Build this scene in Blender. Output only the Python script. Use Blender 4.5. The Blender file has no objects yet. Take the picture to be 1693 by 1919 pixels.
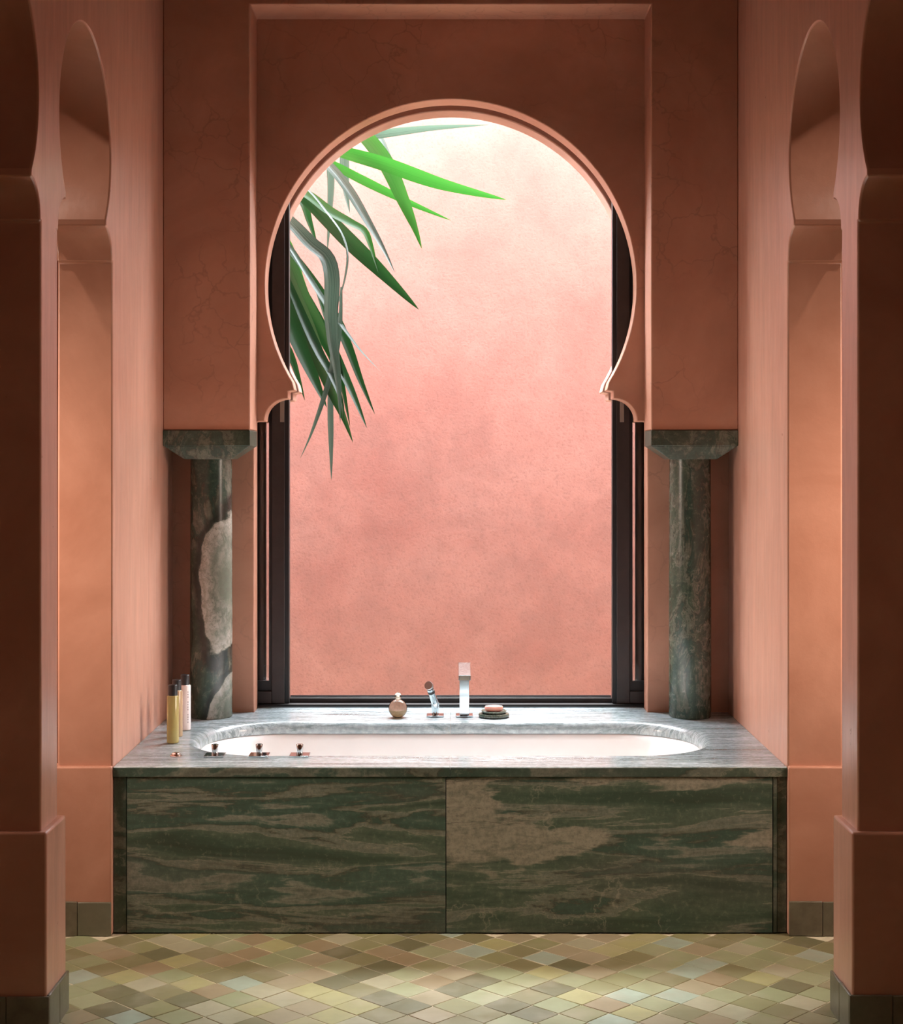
import bpy, bmesh, math, random
from mathutils import Vector, Matrix

# ------------------------------------------------------------------ camera, world, lights, exposure
SC = bpy.context.scene
COL = SC.collection
FPX, VPX, VPY = 2965.0, 850.0, 855.0          # focal length and vanishing point of the 1693 x 1919 frame
CAMX, CAMZ = 0.011, 1.600
cam_d = bpy.data.cameras.new('camera')
cam = bpy.data.objects.new('camera', cam_d); COL.objects.link(cam)
cam.location = (CAMX, 0, CAMZ); cam.rotation_euler = (math.pi/2, 0, 0)
cam_d.sensor_fit = 'AUTO'; cam_d.sensor_width = 36.0
cam_d.lens = 36.0*FPX/1919.0
cam_d.shift_x = -(VPX-846.5)/1919.0
cam_d.shift_y = -(959.5-VPY)/1919.0
cam_d.clip_start = 0.05
SC.camera = cam

SC.view_settings.view_transform = 'Standard'
SC.view_settings.look = 'None'
SC.view_settings.exposure = 0.0
SC.view_settings.gamma = 1.0
SC.view_settings.use_curve_mapping = False
SC.cycles.max_bounces = 14; SC.cycles.diffuse_bounces = 10; SC.cycles.glossy_bounces = 6
SC.cycles.transparent_max_bounces = 12
SC.cycles.use_denoising = True
SC.cycles.sample_clamp_indirect = 8.0

world = bpy.data.worlds.new('sky'); SC.world = world; world.use_nodes = True
bg = world.node_tree.nodes['Background']
bg.inputs['Color'].default_value = (0.87, 0.945, 1.0, 1)
bg.inputs['Strength'].default_value = 28.0

sun_d = bpy.data.lights.new('hazy_sun', 'SUN'); sun = bpy.data.objects.new('hazy_sun', sun_d); COL.objects.link(sun)
sun.rotation_euler = (math.radians(-33), 0, math.radians(2))           # stands behind the courtyard wall, 57 degrees up
sun_d.energy = 10.0; sun_d.angle = math.radians(24); sun_d.color = (1.0, 0.97, 0.93)

def lamp(name, kind, loc, target, energy, size, color=(1, 1, 1), **kw):
    d = bpy.data.lights.new(name, kind); o = bpy.data.objects.new(name, d); COL.objects.link(o)
    o.location = loc
    o.rotation_euler = (Vector(target)-Vector(loc)).to_track_quat('-Z', 'Y').to_euler()
    d.energy = energy; d.color = color
    if kind == 'AREA': d.size = size
    else: d.shadow_soft_size = size
    for k, v in kw.items(): setattr(d, k, v)
    return o
# ceiling spots in the two side aisles; added fills there and in the hall
for s in (-1, 1):
    lamp('aisle_spot', 'SPOT', (s*1.81, 4.906, 3.40), (s*1.22, 5.3, 1.9), 38.0, 0.03, (1.0, 0.80, 0.68), spot_size=math.radians(70), spot_blend=0.6)
    lamp('aisle_fill', 'AREA', (s*2.7, 4.66, 1.75), (s*1.2, 5.3, 1.2), 18.0, 0.7, (1.0, 0.79, 0.66), spread=math.radians(80))  # soft fill added to lighten the jambs, source unseen
lamp('hall_fill', 'AREA', (0, 1.0, 3.6), (0, 1.2, 0), 11.0, 1.2, (1.0, 0.82, 0.6))  # unseen fill added to lift the faces turned to the camera

# ------------------------------------------------------------------ helpers
def at(px, py, Y):
    """world point at depth Y seen at pixel (px, py) of the photograph"""
    return Vector(((px-VPX)*Y/FPX+CAMX, Y, CAMZ-(py-VPY)*Y/FPX))

def finish(bm, sharp=35):
    bmesh.ops.recalc_face_normals(bm, faces=bm.faces)
    lim = math.radians(sharp)
    for f in bm.faces: f.smooth = True
    for e in bm.edges:
        e.smooth = len(e.link_faces) == 2 and e.calc_face_angle(0) < lim

def obj(name, bm, mat, parent=None, bevel=0, seg=2, sharp=35, kind=None, label=None):
    finish(bm, sharp)
    me = bpy.data.meshes.new(name); bm.to_mesh(me); bm.free()
    o = bpy.data.objects.new(name, me); COL.objects.link(o)
    if mat: me.materials.append(mat)
    if parent:
        o.parent = parent
        o.matrix_parent_inverse = Matrix.Translation(-Vector(parent.location)) if False else Matrix()
        if parent.location.length > 0: o.matrix_parent_inverse = Matrix.Translation(parent.location).inverted()
    if bevel:
        m = o.modifiers.new('bevel', 'BEVEL'); m.width = bevel; m.segments = seg
        m.limit_method = 'ANGLE'; m.angle_limit = math.radians(40); m.harden_normals = False
    if kind: o['kind'] = kind
    if label: o['label'] = label
    return o

def thing(name, label, cat, loc, group=None):
    o = bpy.data.objects.new(name, None); COL.objects.link(o)
    o.location = loc; o.empty_display_size = 0.05
    o['label'] = label; o['category'] = cat
    if group: o['group'] = group
    return o

def box(bm, x0, x1, y0, y1, z0, z1):
    v = [bm.verts.new((x, y, z)) for z in (z0, z1) for y in (y0, y1) for x in (x0, x1)]
    for q in ((0, 1, 3, 2), (4, 6, 7, 5), (0, 4, 5, 1), (2, 3, 7, 6), (0, 2, 6, 4), (1, 5, 7, 3)):
        bm.faces.new([v[i] for i in q])
    return v

def boxbm(*a):
    bm = bmesh.new(); box(bm, *a); return bm

def prism(pts, axis, a, b):
    """extrude a simple polygon: axis 'y' -> pts are (x, z); axis 'x' -> pts are (y, z)"""
    bm = bmesh.new()
    mk = (lambda p, d: (p[0], d, p[1])) if axis == 'y' else (lambda p, d: (d, p[0], p[1]))
    A = [bm.verts.new(mk(p, a)) for p in pts]; B = [bm.verts.new(mk(p, b)) for p in pts]
    bm.faces.new(A); bm.faces.new(list(reversed(B)))
    n = len(pts)
    for i in range(n): bm.faces.new((A[i], A[(i+1) % n], B[(i+1) % n], B[i]))
    return bm

def lathe(bm, prof, cx, cy, cz, n=40, M=None):
    rings = []
    for r, z in prof:
        if r < 1e-6:
            p = Vector((0, 0, z)); ring = [p]
        else:
            ring = [Vector((r*math.cos(2*math.pi*i/n), r*math.sin(2*math.pi*i/n), z)) for i in range(n)]
        if M: ring = [M @ p for p in ring]
        rings.append([bm.verts.new(p+Vector((cx, cy, cz))) for p in ring])
    for a, b in zip(rings, rings[1:]):
        if len(a) == 1 and len(b) == 1: continue
        for i in range(n):
            j = (i+1) % n
            if len(a) == 1: bm.faces.new((a[0], b[j], b[i]))
            elif len(b) == 1: bm.faces.new((a[i], a[j], b[0]))
            else: bm.faces.new((a[i], a[j], b[j], b[i]))

# ------------------------------------------------------------------ materials
class N:
    def __init__(self, name):
        self.m = bpy.data.materials.new(name); self.m.use_nodes = True
        self.t = self.m.node_tree; self.b = self.t.nodes['Principled BSDF']
        self.tc = None
    def n(self, kind, **kw):
        x = self.t.nodes.new(kind)
        for k, v in kw.items(): setattr(x, k, v)
        return x
    def l(self, a, b): self.t.links.new(a, b)
    def val(self, sock, v):
        if isinstance(v, (int, float)): sock.default_value = v
        elif isinstance(v, tuple): sock.default_value = v if len(v) != 3 or sock.type != 'RGBA' else (*v, 1)
        else: self.l(v, sock)
    def coord(self, scale=(1, 1, 1), loc=(0, 0, 0), rot=(0, 0, 0)):
        if not self.tc: self.tc = self.n('ShaderNodeTexCoord')
        mp = self.n('ShaderNodeMapping'); self.l(self.tc.outputs['Object'], mp.inputs[0])
        mp.inputs['Scale'].default_value = scale; mp.inputs['Location'].default_value = loc; mp.inputs['Rotation'].default_value = rot
        return mp.outputs[0]
    def noise(self, vec, scale=5, detail=4, rough=0.55, dist=0.0, color=False):
        x = self.n('ShaderNodeTexNoise'); self.l(vec, x.inputs['Vector'])
        x.inputs['Scale'].default_value = scale; x.inputs['Detail'].default_value = detail
        x.inputs['Roughness'].default_value = rough; x.inputs['Distortion'].default_value = dist
        return x.outputs['Color' if color else 'Fac']
    def ramp(self, fac, stops, interp='LINEAR'):
        x = self.n('ShaderNodeValToRGB'); self.l(fac, x.inputs[0]); e = x.color_ramp.elements
        x.color_ramp.interpolation = interp
        while len(e) < len(stops): e.new(0.5)
        for el, (p, c) in zip(e, stops):
            el.position = p; el.color = (c, c, c, 1) if isinstance(c, (int, float)) else (*c, 1)
        return x.outputs[0]
    def mix(self, fac, a, b, blend='MIX'):
        x = self.n('ShaderNodeMix', data_type='RGBA', blend_type=blend)
        self.val(x.inputs[0], fac); self.val(x.inputs[6], a); self.val(x.inputs[7], b)
        return x.outputs[2]
    def math(self, op, a, b=0.0, clamp=False):
        x = self.n('ShaderNodeMath', operation=op, use_clamp=clamp); self.val(x.inputs[0], a); self.val(x.inputs[1], b)
        return x.outputs[0]
    def vadd(self, a, col, amt):
        s = self.n('ShaderNodeVectorMath', operation='SUBTRACT'); self.l(col, s.inputs[0]); s.inputs[1].default_value = (.5, .5, .5)
        k = self.n('ShaderNodeVectorMath', operation='MULTIPLY'); self.l(s.outputs[0], k.inputs[0]); k.inputs[1].default_value = amt
        q = self.n('ShaderNodeVectorMath', operation='ADD'); self.l(a, q.inputs[0]); self.l(k.outputs[0], q.inputs[1])
        return q.outputs[0]
    def bump(self, h, strength=0.2, dist=0.01):
        x = self.n('ShaderNodeBump'); self.l(h, x.inputs['Height']); x.inputs['Strength'].default_value = strength; x.inputs['Distance'].default_value = dist
        self.l(x.outputs[0], self.b.inputs['Normal'])
    def set(self, color=None, rough=None, metal=None, spec=None, **kw):
        if color is not None: self.val(self.b.inputs['Base Color'], color)
        if rough is not None: self.val(self.b.inputs['Roughness'], rough)
        if metal is not None: self.b.inputs['Metallic'].default_value = metal
        if spec is not None: self.b.inputs['Specular IOR Level'].default_value = spec
        for k, v in kw.items(): self.val(self.b.inputs[k.replace('_', ' ')], v)
        return self.m

def tadelakt(name, c, streak=0.0, crackle=0.0, rough=0.42, seed=0.0):
    k = N(name)
    big = k.noise(k.coord((1, 1, 1), (seed, 0, 0)), 2.2, 6, 0.6, 0.6)
    fine = k.noise(k.coord((1, 1, 1), (0, seed, 0)), 14, 6, 0.65)
    st = k.noise(k.coord((30, 9, 1.1), (0, 0, seed)), 2.4, 6, 0.7, 0.4)
    lo = tuple(x*q for x, q in zip(c, (0.80, 0.74, 0.70))); hi = tuple(min(1, x*q) for x, q in zip(c, (1.12, 1.18, 1.22)))
    col = k.mix(k.ramp(big, [(0.3, 0.0), (0.72, 1.0)]), lo, hi)
    col = k.mix(k.ramp(fine, [(0.3, 0.22), (0.7, 0.0)]), col, tuple(x*0.72 for x in c))
    if streak:
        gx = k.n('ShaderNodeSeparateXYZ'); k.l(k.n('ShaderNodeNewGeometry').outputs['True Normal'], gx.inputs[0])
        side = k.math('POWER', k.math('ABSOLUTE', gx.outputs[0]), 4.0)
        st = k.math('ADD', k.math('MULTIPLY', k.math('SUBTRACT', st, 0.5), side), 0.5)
        col = k.mix(k.math('MULTIPLY', k.math('MULTIPLY', k.ramp(st, [(0.12, 0.0), (0.85, 1.0)]), side), streak), col, tuple(min(1, x*1.35+0.14) for x in c))  # trowel streaks on side faces, whitened to put in the daylight they catch
    if crackle:
        p = k.coord((1, 1, 1), (seed, seed, 0))
        p = k.vadd(p, k.noise(p, 5, 4, 0.6, 0, True), (0.22, 0.22, 0.22))
        v = k.n('ShaderNodeTexVoronoi', feature='DISTANCE_TO_EDGE'); k.l(p, v.inputs['Vector']); v.inputs['Scale'].default_value = 7.5
        cr = k.ramp(v.outputs['Distance'], [(0.0, 1.0), (0.035, 0.0)])
        msk = k.ramp(k.noise(k.coord((1, 1, 1), (seed+4, 0, 0)), 2.6, 3), [(0.45, 0.0), (0.62, 1.0)])
        col = k.mix(k.math('MULTIPLY', k.math('MULTIPLY', cr, msk), crackle), col, tuple(x*0.45 for x in c))
    k.bump(k.math('ADD', k.math('MULTIPLY', fine, 0.6), k.math('MULTIPLY', st if streak else big, 0.6)), 0.25, 0.006)
    r = k.math('ADD', k.math('MULTIPLY', fine, 0.22), rough-0.1)
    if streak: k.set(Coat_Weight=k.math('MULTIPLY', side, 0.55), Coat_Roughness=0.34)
    return k.set(col, r, spec=0.45)

TERRA = (0.525, 0.256, 0.170)
M_WALL = tadelakt('tadelakt_arcade', TERRA, streak=0.95, rough=0.31)
M_FRONT = tadelakt('tadelakt_front', TERRA, streak=0.0, crackle=0.45, rough=0.5, seed=3.1)
M_HALL = tadelakt('plaster_hall', TERRA, rough=0.6, seed=7.0)

def courtyard():
    k = N('courtyard_render')
    big = k.noise(k.coord(), 1.5, 6, 0.62, 0.5)
    med = k.noise(k.coord((1, 1, 1), (5, 0, 0)), 7, 5, 0.6)
    grit = k.noise(k.coord(), 85, 3, 0.6)
    col = k.ramp(big, [(0.28, (0.198, 0.085, 0.071)), (0.5, (0.232, 0.110, 0.092)), (0.75, (0.26, 0.137, 0.117))])
    col = k.mix(k.ramp(med, [(0.35, 0.35), (0.6, 0.0)]), col, (0.155, 0.083, 0.072))
    col = k.mix(k.ramp(grit, [(0.32, 0.35), (0.46, 0.0)]), col, (0.13, 0.067, 0.058))
    k.bump(grit, 0.35, 0.006)
    return k.set(col, 0.85, spec=0.15)
M_COURT = courtyard()
def dim_ceiling():
    k = N('bounce_damping_ceiling'); n1 = k.noise(k.coord((14, 0.8, 1)), 2.0, 5, 0.6)
    return k.set(k.ramp(n1, [(0.3, (0.06, 0.03, 0.016)), (0.7, (0.12, 0.062, 0.032))]), 0.6)  # dark tone invented for the unseen ceiling, cuts bounce onto upper walls
M_CEIL = dim_ceiling()
M_FACADE = tadelakt('facade_render', (0.54, 0.30, 0.23), rough=0.7, seed=1.7)

def marble(name, freq=1.0, dark=1.0, rough=0.25, seed=0.0, mode='panel', pale=False):
    k = N(name)
    stretch = {'panel': (0.85, 1.0, 7.0), 'deck': (0.9, 11.0, 3.0), 'column': (2.6, 2.6, 1.3), 'edge': (1.6, 2, 3.0)}[mode]
    p = k.coord(stretch, (seed, seed*0.7, seed*1.3))
    p = k.vadd(p, k.noise(p, 0.7*freq, 3, 0.5, 0, True), (0.5, 0.5, 1.0))
    p = k.vadd(p, k.noise(p, 3.0*freq, 5, 0.65, 0, True), (0.2, 0.2, 0.30))
    base = k.noise(p, 1.0*freq, 8, 0.58 if mode != 'deck' else 0.66, 0.5)
    g = lambda c: tuple(min(1, x*dark) for x in c)
    if mode == 'deck':
        stops = [(0.26, g((0.057, 0.075, 0.080))), (0.38, g((0.162, 0.200, 0.209))), (0.46, g((0.304, 0.350, 0.369))), (0.50, g((0.123, 0.160, 0.166))), (0.55, g((0.361, 0.410, 0.439))), (0.61, g((0.209, 0.250, 0.257))), (0.68, g((0.418, 0.460, 0.492))), (0.8, g((0.257, 0.300, 0.300)))]  # same stone lightened and blued, sky reflection put into the colour
    else:
        stops = [(0.26, g((0.020, 0.028, 0.017))), (0.38, g((0.032, 0.056, 0.036))), (0.46, g((0.064, 0.088, 0.060))), (0.485, g((0.118, 0.130, 0.102))), (0.51, g((0.085, 0.09, 0.062))),
                 (0.525, g((0.030, 0.056, 0.040))), (0.59, g((0.044, 0.078, 0.058))), (0.615, g((0.145, 0.156, 0.122))), (0.65, g((0.098, 0.106, 0.082))), (0.70, g((0.04, 0.056, 0.04)))]
    col = k.ramp(base, stops)
    if mode != 'deck':
        cl = k.ramp(k.noise(p, 0.75, 4, 0.6), [(0.52, 0.0), (0.68, 0.45)])
        col = k.mix(cl, col, k.mix(k.ramp(base, [(0.4, 0.0), (0.6, 1.0)]), g((0.042, 0.036, 0.032)), g((0.105, 0.092, 0.075))))
    if pale:                                                  # cream clouds lying in the bands
        q = k.coord((1.5, 1, 7.5), (seed*3, 0, seed)); q = k.vadd(q, k.noise(q, 2.5, 5, 0.6, 0, True), (0.5, 0.5, 0.7))
        z = k.n('ShaderNodeSeparateXYZ'); k.l(k.coord(), z.inputs[0])
        hi = k.math('SUBTRACT', 1.0, k.math('MULTIPLY', k.math('ABSOLUTE', k.math('SUBTRACT', z.outputs[2], 0.40)), 3.2))
        m = k.ramp(k.math('ADD', k.noise(q, 0.9, 3, 0.5), k.math('MULTIPLY', hi, 0.16)), [(0.645, 0.0), (0.675, 1.0)])
        col = k.mix(k.math('MULTIPLY', m, 0.85), col, k.ramp(k.noise(q, 3.0, 6, 0.7), [(0.3, g((0.10, 0.10, 0.074))), (0.5, g((0.23, 0.21, 0.16))), (0.7, g((0.185, 0.17, 0.13)))]))
    gr = k.noise(k.coord(), 50, 6, 0.78)
    col = k.mix(k.ramp(gr, [(0.36, 0.5), (0.55, 0.0)]), col, g((0.03, 0.04, 0.03)) if mode != 'deck' else g((0.12, 0.14, 0.135)))
    col = k.mix(k.ramp(gr, [(0.55, 0.0), (0.75, 0.45)]), col, g((0.26, 0.235, 0.175)) if mode != 'deck' else g((0.5, 0.52, 0.5)))
    vn = k.noise(k.vadd(k.coord((1.6, 1.6, 0.9), (seed*2, 0, 0)), k.noise(k.coord(), 5, 5, 0.65, 0, True), (0.3, 0.3, 0.4)), 1.7, 2, 0.5)
    line = k.math('ABSOLUTE', k.math('SUBTRACT', vn, 0.5))
    msk = k.ramp(k.noise(k.coord((1, 1, 1), (0, 0, seed)), 3.5, 3), [(0.48, 0.0), (0.58, 0.3)])
    col = k.mix(k.math('MULTIPLY', k.ramp(line, [(0.0, 1.0), (0.0045, 0.0)]), msk), col, g((0.34, 0.31, 0.24)))
    if mode != 'deck':
        ln3 = k.math('ABSOLUTE', k.math('SUBTRACT', base, 0.47))
        col = k.mix(k.ramp(ln3, [(0.0, 0.55), (0.005, 0.0)]), col, g((0.23, 0.215, 0.16)))
    ln2 = k.math('ABSOLUTE', k.math('SUBTRACT', base, 0.515))
    col = k.mix(k.ramp(ln2, [(0.0, 0.6), (0.006, 0.0)]), col, g((0.020, 0.018, 0.015)) if mode != 'deck' else g((0.08, 0.10, 0.095)))
    return k, col, rough, gr

def marble_mat(*a, **kw):
    k, col, rough, gr = marble(*a, **kw)
    return k.set(col, k.math('ADD', k.math('MULTIPLY', gr, 0.12), rough-0.05), spec=0.5)

M_PAN_L = marble_mat('green_marble_panel', seed=2.3, rough=0.32, dark=1.45, freq=1.15)
M_PAN_R = marble_mat('green_marble_panel_pale', seed=9.4, rough=0.34, dark=1.4, freq=1.05, pale=True)
M_EDGE = marble_mat('green_marble_edge', seed=5.5, rough=0.34, mode='edge', dark=1.1)
M_DECK = marble_mat('green_marble_deck_sky_sheen', seed=1.2, rough=0.2, mode='deck', freq=1.3, dark=1.25)
M_CAP = marble_mat('green_marble_capital', seed=4.4, rough=0.3, mode='column', freq=2.6, dark=1.2)
M_COL_R = marble_mat('green_marble_shaft_mottled', seed=7.7, rough=0.25, mode='column', freq=2.9, dark=0.95)

def left_shaft():
    k, col, rough, gr = marble('green_marble_shaft_with_pale_vein', seed=6.1, rough=0.25, mode='column', freq=2.0, dark=1.0)
    # the large pale inclusion and a smaller one at the foot, each with a dark rim, as grown in the stone
    tc = k.n('ShaderNodeSeparateXYZ'); k.l(k.coord(), tc.inputs[0])
    wob = k.math('MULTIPLY', k.math('SUBTRACT', k.noise(k.coord(), 9, 5, 0.6), 0.5), 0.9)
    wob2 = k.math('MULTIPLY', k.math('SUBTRACT', k.noise(k.coord((1, 1, 1), (3, 3, 3)), 5, 2, 0.5), 0.5), 0.6)
    def blob(cx, cz, a, b, tilt):
        x = k.math('SUBTRACT', tc.outputs[0], cx); z = k.math('SUBTRACT', tc.outputs[2], cz)
        x = k.math('ADD', x, k.math('MULTIPLY', z, tilt))
        d = k.math('SQRT', k.math('ADD', k.math('POWER', k.math('DIVIDE', x, a), 2.0), k.math('POWER', k.math('DIVIDE', z, b), 2.0)))
        return k.math('ADD', k.math('ADD', d, wob2), k.math('MULTIPLY', wob, 0.35))
    cx0 = -0.964
    streak = k.noise(k.vadd(k.coord((9, 9, 2.2)), k.noise(k.coord(), 6, 4, 0.6, 0, True), (1.6, 1.6, 1.0)), 1.6, 7, 0.7)
    for (cx, cz, a, b, tilt) in ((cx0+0.075, 1.10, 0.112, 0.29, -0.10), (cx0+0.085, 0.58, 0.088, 0.20, -0.34)):
        d = blob(cx, cz, a, b, tilt)
        rim = k.ramp(d, [(0.86, 0.0), (0.97, 0.85), (1.0, 0.85)])
        rim = k.math('MULTIPLY', rim, k.ramp(k.math('MULTIPLY', d, 0.5), [(0.52, 1.0), (0.60, 0.0)]))
        col = k.mix(rim, col, (0.018, 0.018, 0.015))
        f = k.math('ADD', k.math('MULTIPLY', d, 0.8), k.math('MULTIPLY', k.math('SUBTRACT', streak, 0.5), 0.9))
        inner = k.ramp(f, [(0.15, (0.15, 0.17, 0.13)), (0.32, (0.27, 0.27, 0.225)), (0.42, (0.16, 0.18, 0.14)), (0.52, (0.30, 0.295, 0.25)), (0.66, (0.40, 0.375, 0.325)), (0.74, (0.28, 0.27, 0.225)), (0.85, (0.46, 0.43, 0.38))])
        inner = k.mix(k.ramp(gr, [(0.40, 0.5), (0.52, 0.0)]), inner, (0.13, 0.14, 0.11))
        crk = k.math('ABSOLUTE', k.math('SUBTRACT', streak, 0.53))
        inner = k.mix(k.ramp(crk, [(0.0, 0.7), (0.012, 0.0)]), inner, (0.09, 0.09, 0.075))
        col = k.mix(k.ramp(d, [(0.90, 1.0), (0.93, 0.0)]), col, inner)
    return k.set(col, 0.25, spec=0.5)
M_COL_L = left_shaft()

TILE_COLS = [(0.0, (0.258, 0.242, 0.120)), (0.13, (0.362, 0.389, 0.217)), (0.26, (0.302, 0.301, 0.143)), (0.38, (0.395, 0.342, 0.211)), (0.5, (0.329, 0.366, 0.195)),
             (0.60, (0.170, 0.165, 0.085)), (0.68, (0.450, 0.437, 0.286)), (0.78, (0.395, 0.484, 0.377)), (0.86, (0.439, 0.425, 0.195)), (0.94, (0.352, 0.277, 0.160))]
def tile_mat(name, per_island):
    k = N(name)
    if per_island: r = k.n('ShaderNodeNewGeometry').outputs['Random Per Island']
    else: r = k.n('ShaderNodeObjectInfo').outputs['Random']
    g = k.n('ShaderNodeNewGeometry').outputs['Position']
    n1 = k.noise(g, 16, 4, 0.6)
    col = k.ramp(r, TILE_COLS, 'CONSTANT')
    col = k.mix(k.ramp(n1, [(0.3, 0.35), (0.7, 0.0)]), col, (0.2, 0.17, 0.085))
    col = k.mix(k.ramp(k.noise(g, 7, 3, 0.5), [(0.5, 0.0), (0.75, 0.4)]), col, (0.47, 0.42, 0.31))
    k.bump(k.noise(g, 14, 2, 0.5), 0.08, 0.004)
    return k.set(col, k.math('ADD', k.math('MULTIPLY', n1, 0.2), 0.24), spec=0.5)
M_TILE = tile_mat('zellige_tile', False)
M_TILE_S = tile_mat('zellige_tile_field', True)
def grout():
    k = N('cream_grout'); n1 = k.noise(k.coord(), 30, 4)
    return k.set(k.ramp(n1, [(0.3, (0.60, 0.55, 0.38)), (0.7, (0.72, 0.67, 0.50))]), 0.8)
M_GROUT = grout()
def skirt():
    k = N('skirting_tile'); r = k.n('ShaderNodeObjectInfo').outputs['Random']; n1 = k.noise(k.coord(), 18, 4, 0.6)
    col = k.mix(k.ramp(n1, [(0.3, 0.0), (0.7, 1.0)]), (0.115, 0.095, 0.06), (0.20, 0.175, 0.12))
    col = k.mix(k.math('MULTIPLY', r, 0.5), col, (0.16, 0.17, 0.115))
    k.bump(n1, 0.2, 0.004)
    return k.set(col, 0.35)
M_SKIRT = skirt()

def simple(name, c, rough=0.5, metal=0.0, var=0.06, scale=20, **kw):
    k = N(name); n1 = k.noise(k.coord(), scale, 3)
    col = k.mix(k.ramp(n1, [(0.3, 0.0), (0.7, 1.0)]), tuple(x*(1-var) for x in c), tuple(min(1, x*(1+var)) for x in c))
    return k.set(col, rough, metal, **kw)
M_FRAME = simple('dark_bronze_metal', (0.034, 0.024, 0.022), 0.42, 0.0, 0.15)
M_FRAME2 = simple('black_gasket', (0.012, 0.011, 0.012), 0.5)
M_TRACK = simple('grey_track_metal', (0.10, 0.11, 0.115), 0.35, 0.6)
M_PULL = simple('brushed_nickel', (0.30, 0.25, 0.21), 0.4, 0.3)
M_TUB = simple('white_enamel', (0.86, 0.86, 0.86), 0.18, 0.0, 0.01)
M_CHROME = simple('polished_chrome', (0.60, 0.66, 0.70), 0.08, 1.0, 0.01)
M_BRUSH = simple('satin_chrome', (0.34, 0.335, 0.33), 0.24, 1.0, 0.03)
M_SATIN = simple('dull_chrome', (0.34, 0.31, 0.30), 0.34, 1.0, 0.03)
M_COPPER = simple('rosy_chrome', (0.85, 0.62, 0.55), 0.12, 1.0, 0.02)
M_BLACK = simple('black_cap_plastic', (0.018, 0.015, 0.016), 0.3)
M_SOAP = simple('pink_soap', (0.86, 0.50, 0.42), 0.5, 0, 0.03, 30, Subsurface_Weight=0.2)
def salt_mat(name, c, scale):
    k = N(name); n1 = k.noise(k.coord(), scale, 3)
    col = k.mix(k.ramp(n1, [(0.3, 0.0), (0.7, 1.0)]), tuple(x*0.8 for x in c), c)
    k.set(col, 0.6)
    tl = k.n('ShaderNodeBsdfTranslucent'); k.l(col, tl.inputs[0])
    mx = k.n('ShaderNodeMixShader'); mx.inputs[0].default_value = 0.8
    k.l(k.b.outputs[0], mx.inputs[1]); k.l(tl.outputs[0], mx.inputs[2]); k.l(mx.outputs[0], k.t.nodes['Material Output'].inputs[0])
    return k.m
M_SALT = salt_mat('cream_bath_salt', (0.92, 0.82, 0.62), 160)
M_PETAL = salt_mat('pink_bath_salt', (0.94, 0.78, 0.70), 120)
M_SILVER = simple('tarnished_silver', (0.62, 0.57, 0.48), 0.22, 1.0, 0.1, 60)
M_INK = simple('grey_ink', (0.2, 0.18, 0.18), 0.7)
M_DISH = marble_mat('green_marble_dish', seed=3.3, rough=0.25, mode='column', freq=3.0, dark=1.1)
M_STEM = simple('plant_stem', (0.16, 0.12, 0.08), 0.8, 0, 0.3)

def bottle_mat(name, c, trans):
    k = N(name)
    return k.set(c, 0.12, Transmission_Weight=trans, IOR=1.4)
M_OIL = bottle_mat('amber_green_bath_oil', (0.56, 0.50, 0.20), 0.35)
M_TAN = bottle_mat('tan_lotion', (0.50, 0.36, 0.22), 0.15)
M_WHITE = bottle_mat('pearl_white_lotion', (0.86, 0.80, 0.80), 0.05)

def glass():
    m = bpy.data.materials.new('clear_glass'); m.use_nodes = True; t = m.node_tree
    t.nodes.remove(t.nodes['Principled BSDF'])
    tr = t.nodes.new('ShaderNodeBsdfTransparent'); gl = t.nodes.new('ShaderNodeBsdfGlossy'); mx = t.nodes.new('ShaderNodeMixShader')
    tr.inputs[0].default_value = (0.93, 0.95, 0.95, 1); gl.inputs['Roughness'].default_value = 0.02
    fr = t.nodes.new('ShaderNodeFresnel'); fr.inputs[0].default_value = 1.5
    t.links.new(fr.outputs[0], mx.inputs[0]); t.links.new(tr.outputs[0], mx.inputs[1]); t.links.new(gl.outputs[0], mx.inputs[2])
    t.links.new(mx.outputs[0], t.nodes['Material Output'].inputs[0])
    return m
M_GLASS = glass()

def leaf_mat(name, c_dark, c_light, trans, rough):
    k = N(name)
    uv = k.n('ShaderNodeUVMap').outputs[0]
    mp = k.n('ShaderNodeMapping'); k.l(uv, mp.inputs[0]); mp.inputs['Scale'].default_value = (46, 1.2, 1)
    st = k.noise(mp.outputs[0], 1.0, 3, 0.6)
    col = k.mix(k.ramp(st, [(0.35, 0.0), (0.65, 1.0)]), c_dark, c_light)
    k.set(col, rough, spec=0.4)
    tl = k.n('ShaderNodeBsdfTranslucent'); k.val(tl.inputs[0], k.mix(0.5, col, trans))
    mx = k.n('ShaderNodeMixShader'); mx.inputs[0].default_value = 0.45
    k.l(k.b.outputs[0], mx.inputs[1]); k.l(tl.outputs[0], mx.inputs[2])
    k.l(mx.outputs[0], k.t.nodes['Material Output'].inputs[0])
    return k.m
M_LEAF_D = leaf_mat('leaf_deep_green', (0.004, 0.016, 0.006), (0.009, 0.032, 0.011), (0.008, 0.05, 0.006), 0.36)
M_LEAF_B = leaf_mat('leaf_bright_green', (0.010, 0.055, 0.008), (0.022, 0.09, 0.015), (0.02, 0.115, 0.010), 0.4)
M_LEAF_G = leaf_mat('leaf_grey_green', (0.022, 0.038, 0.029), (0.085, 0.11, 0.098), (0.03, 0.06, 0.03), 0.25)

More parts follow.
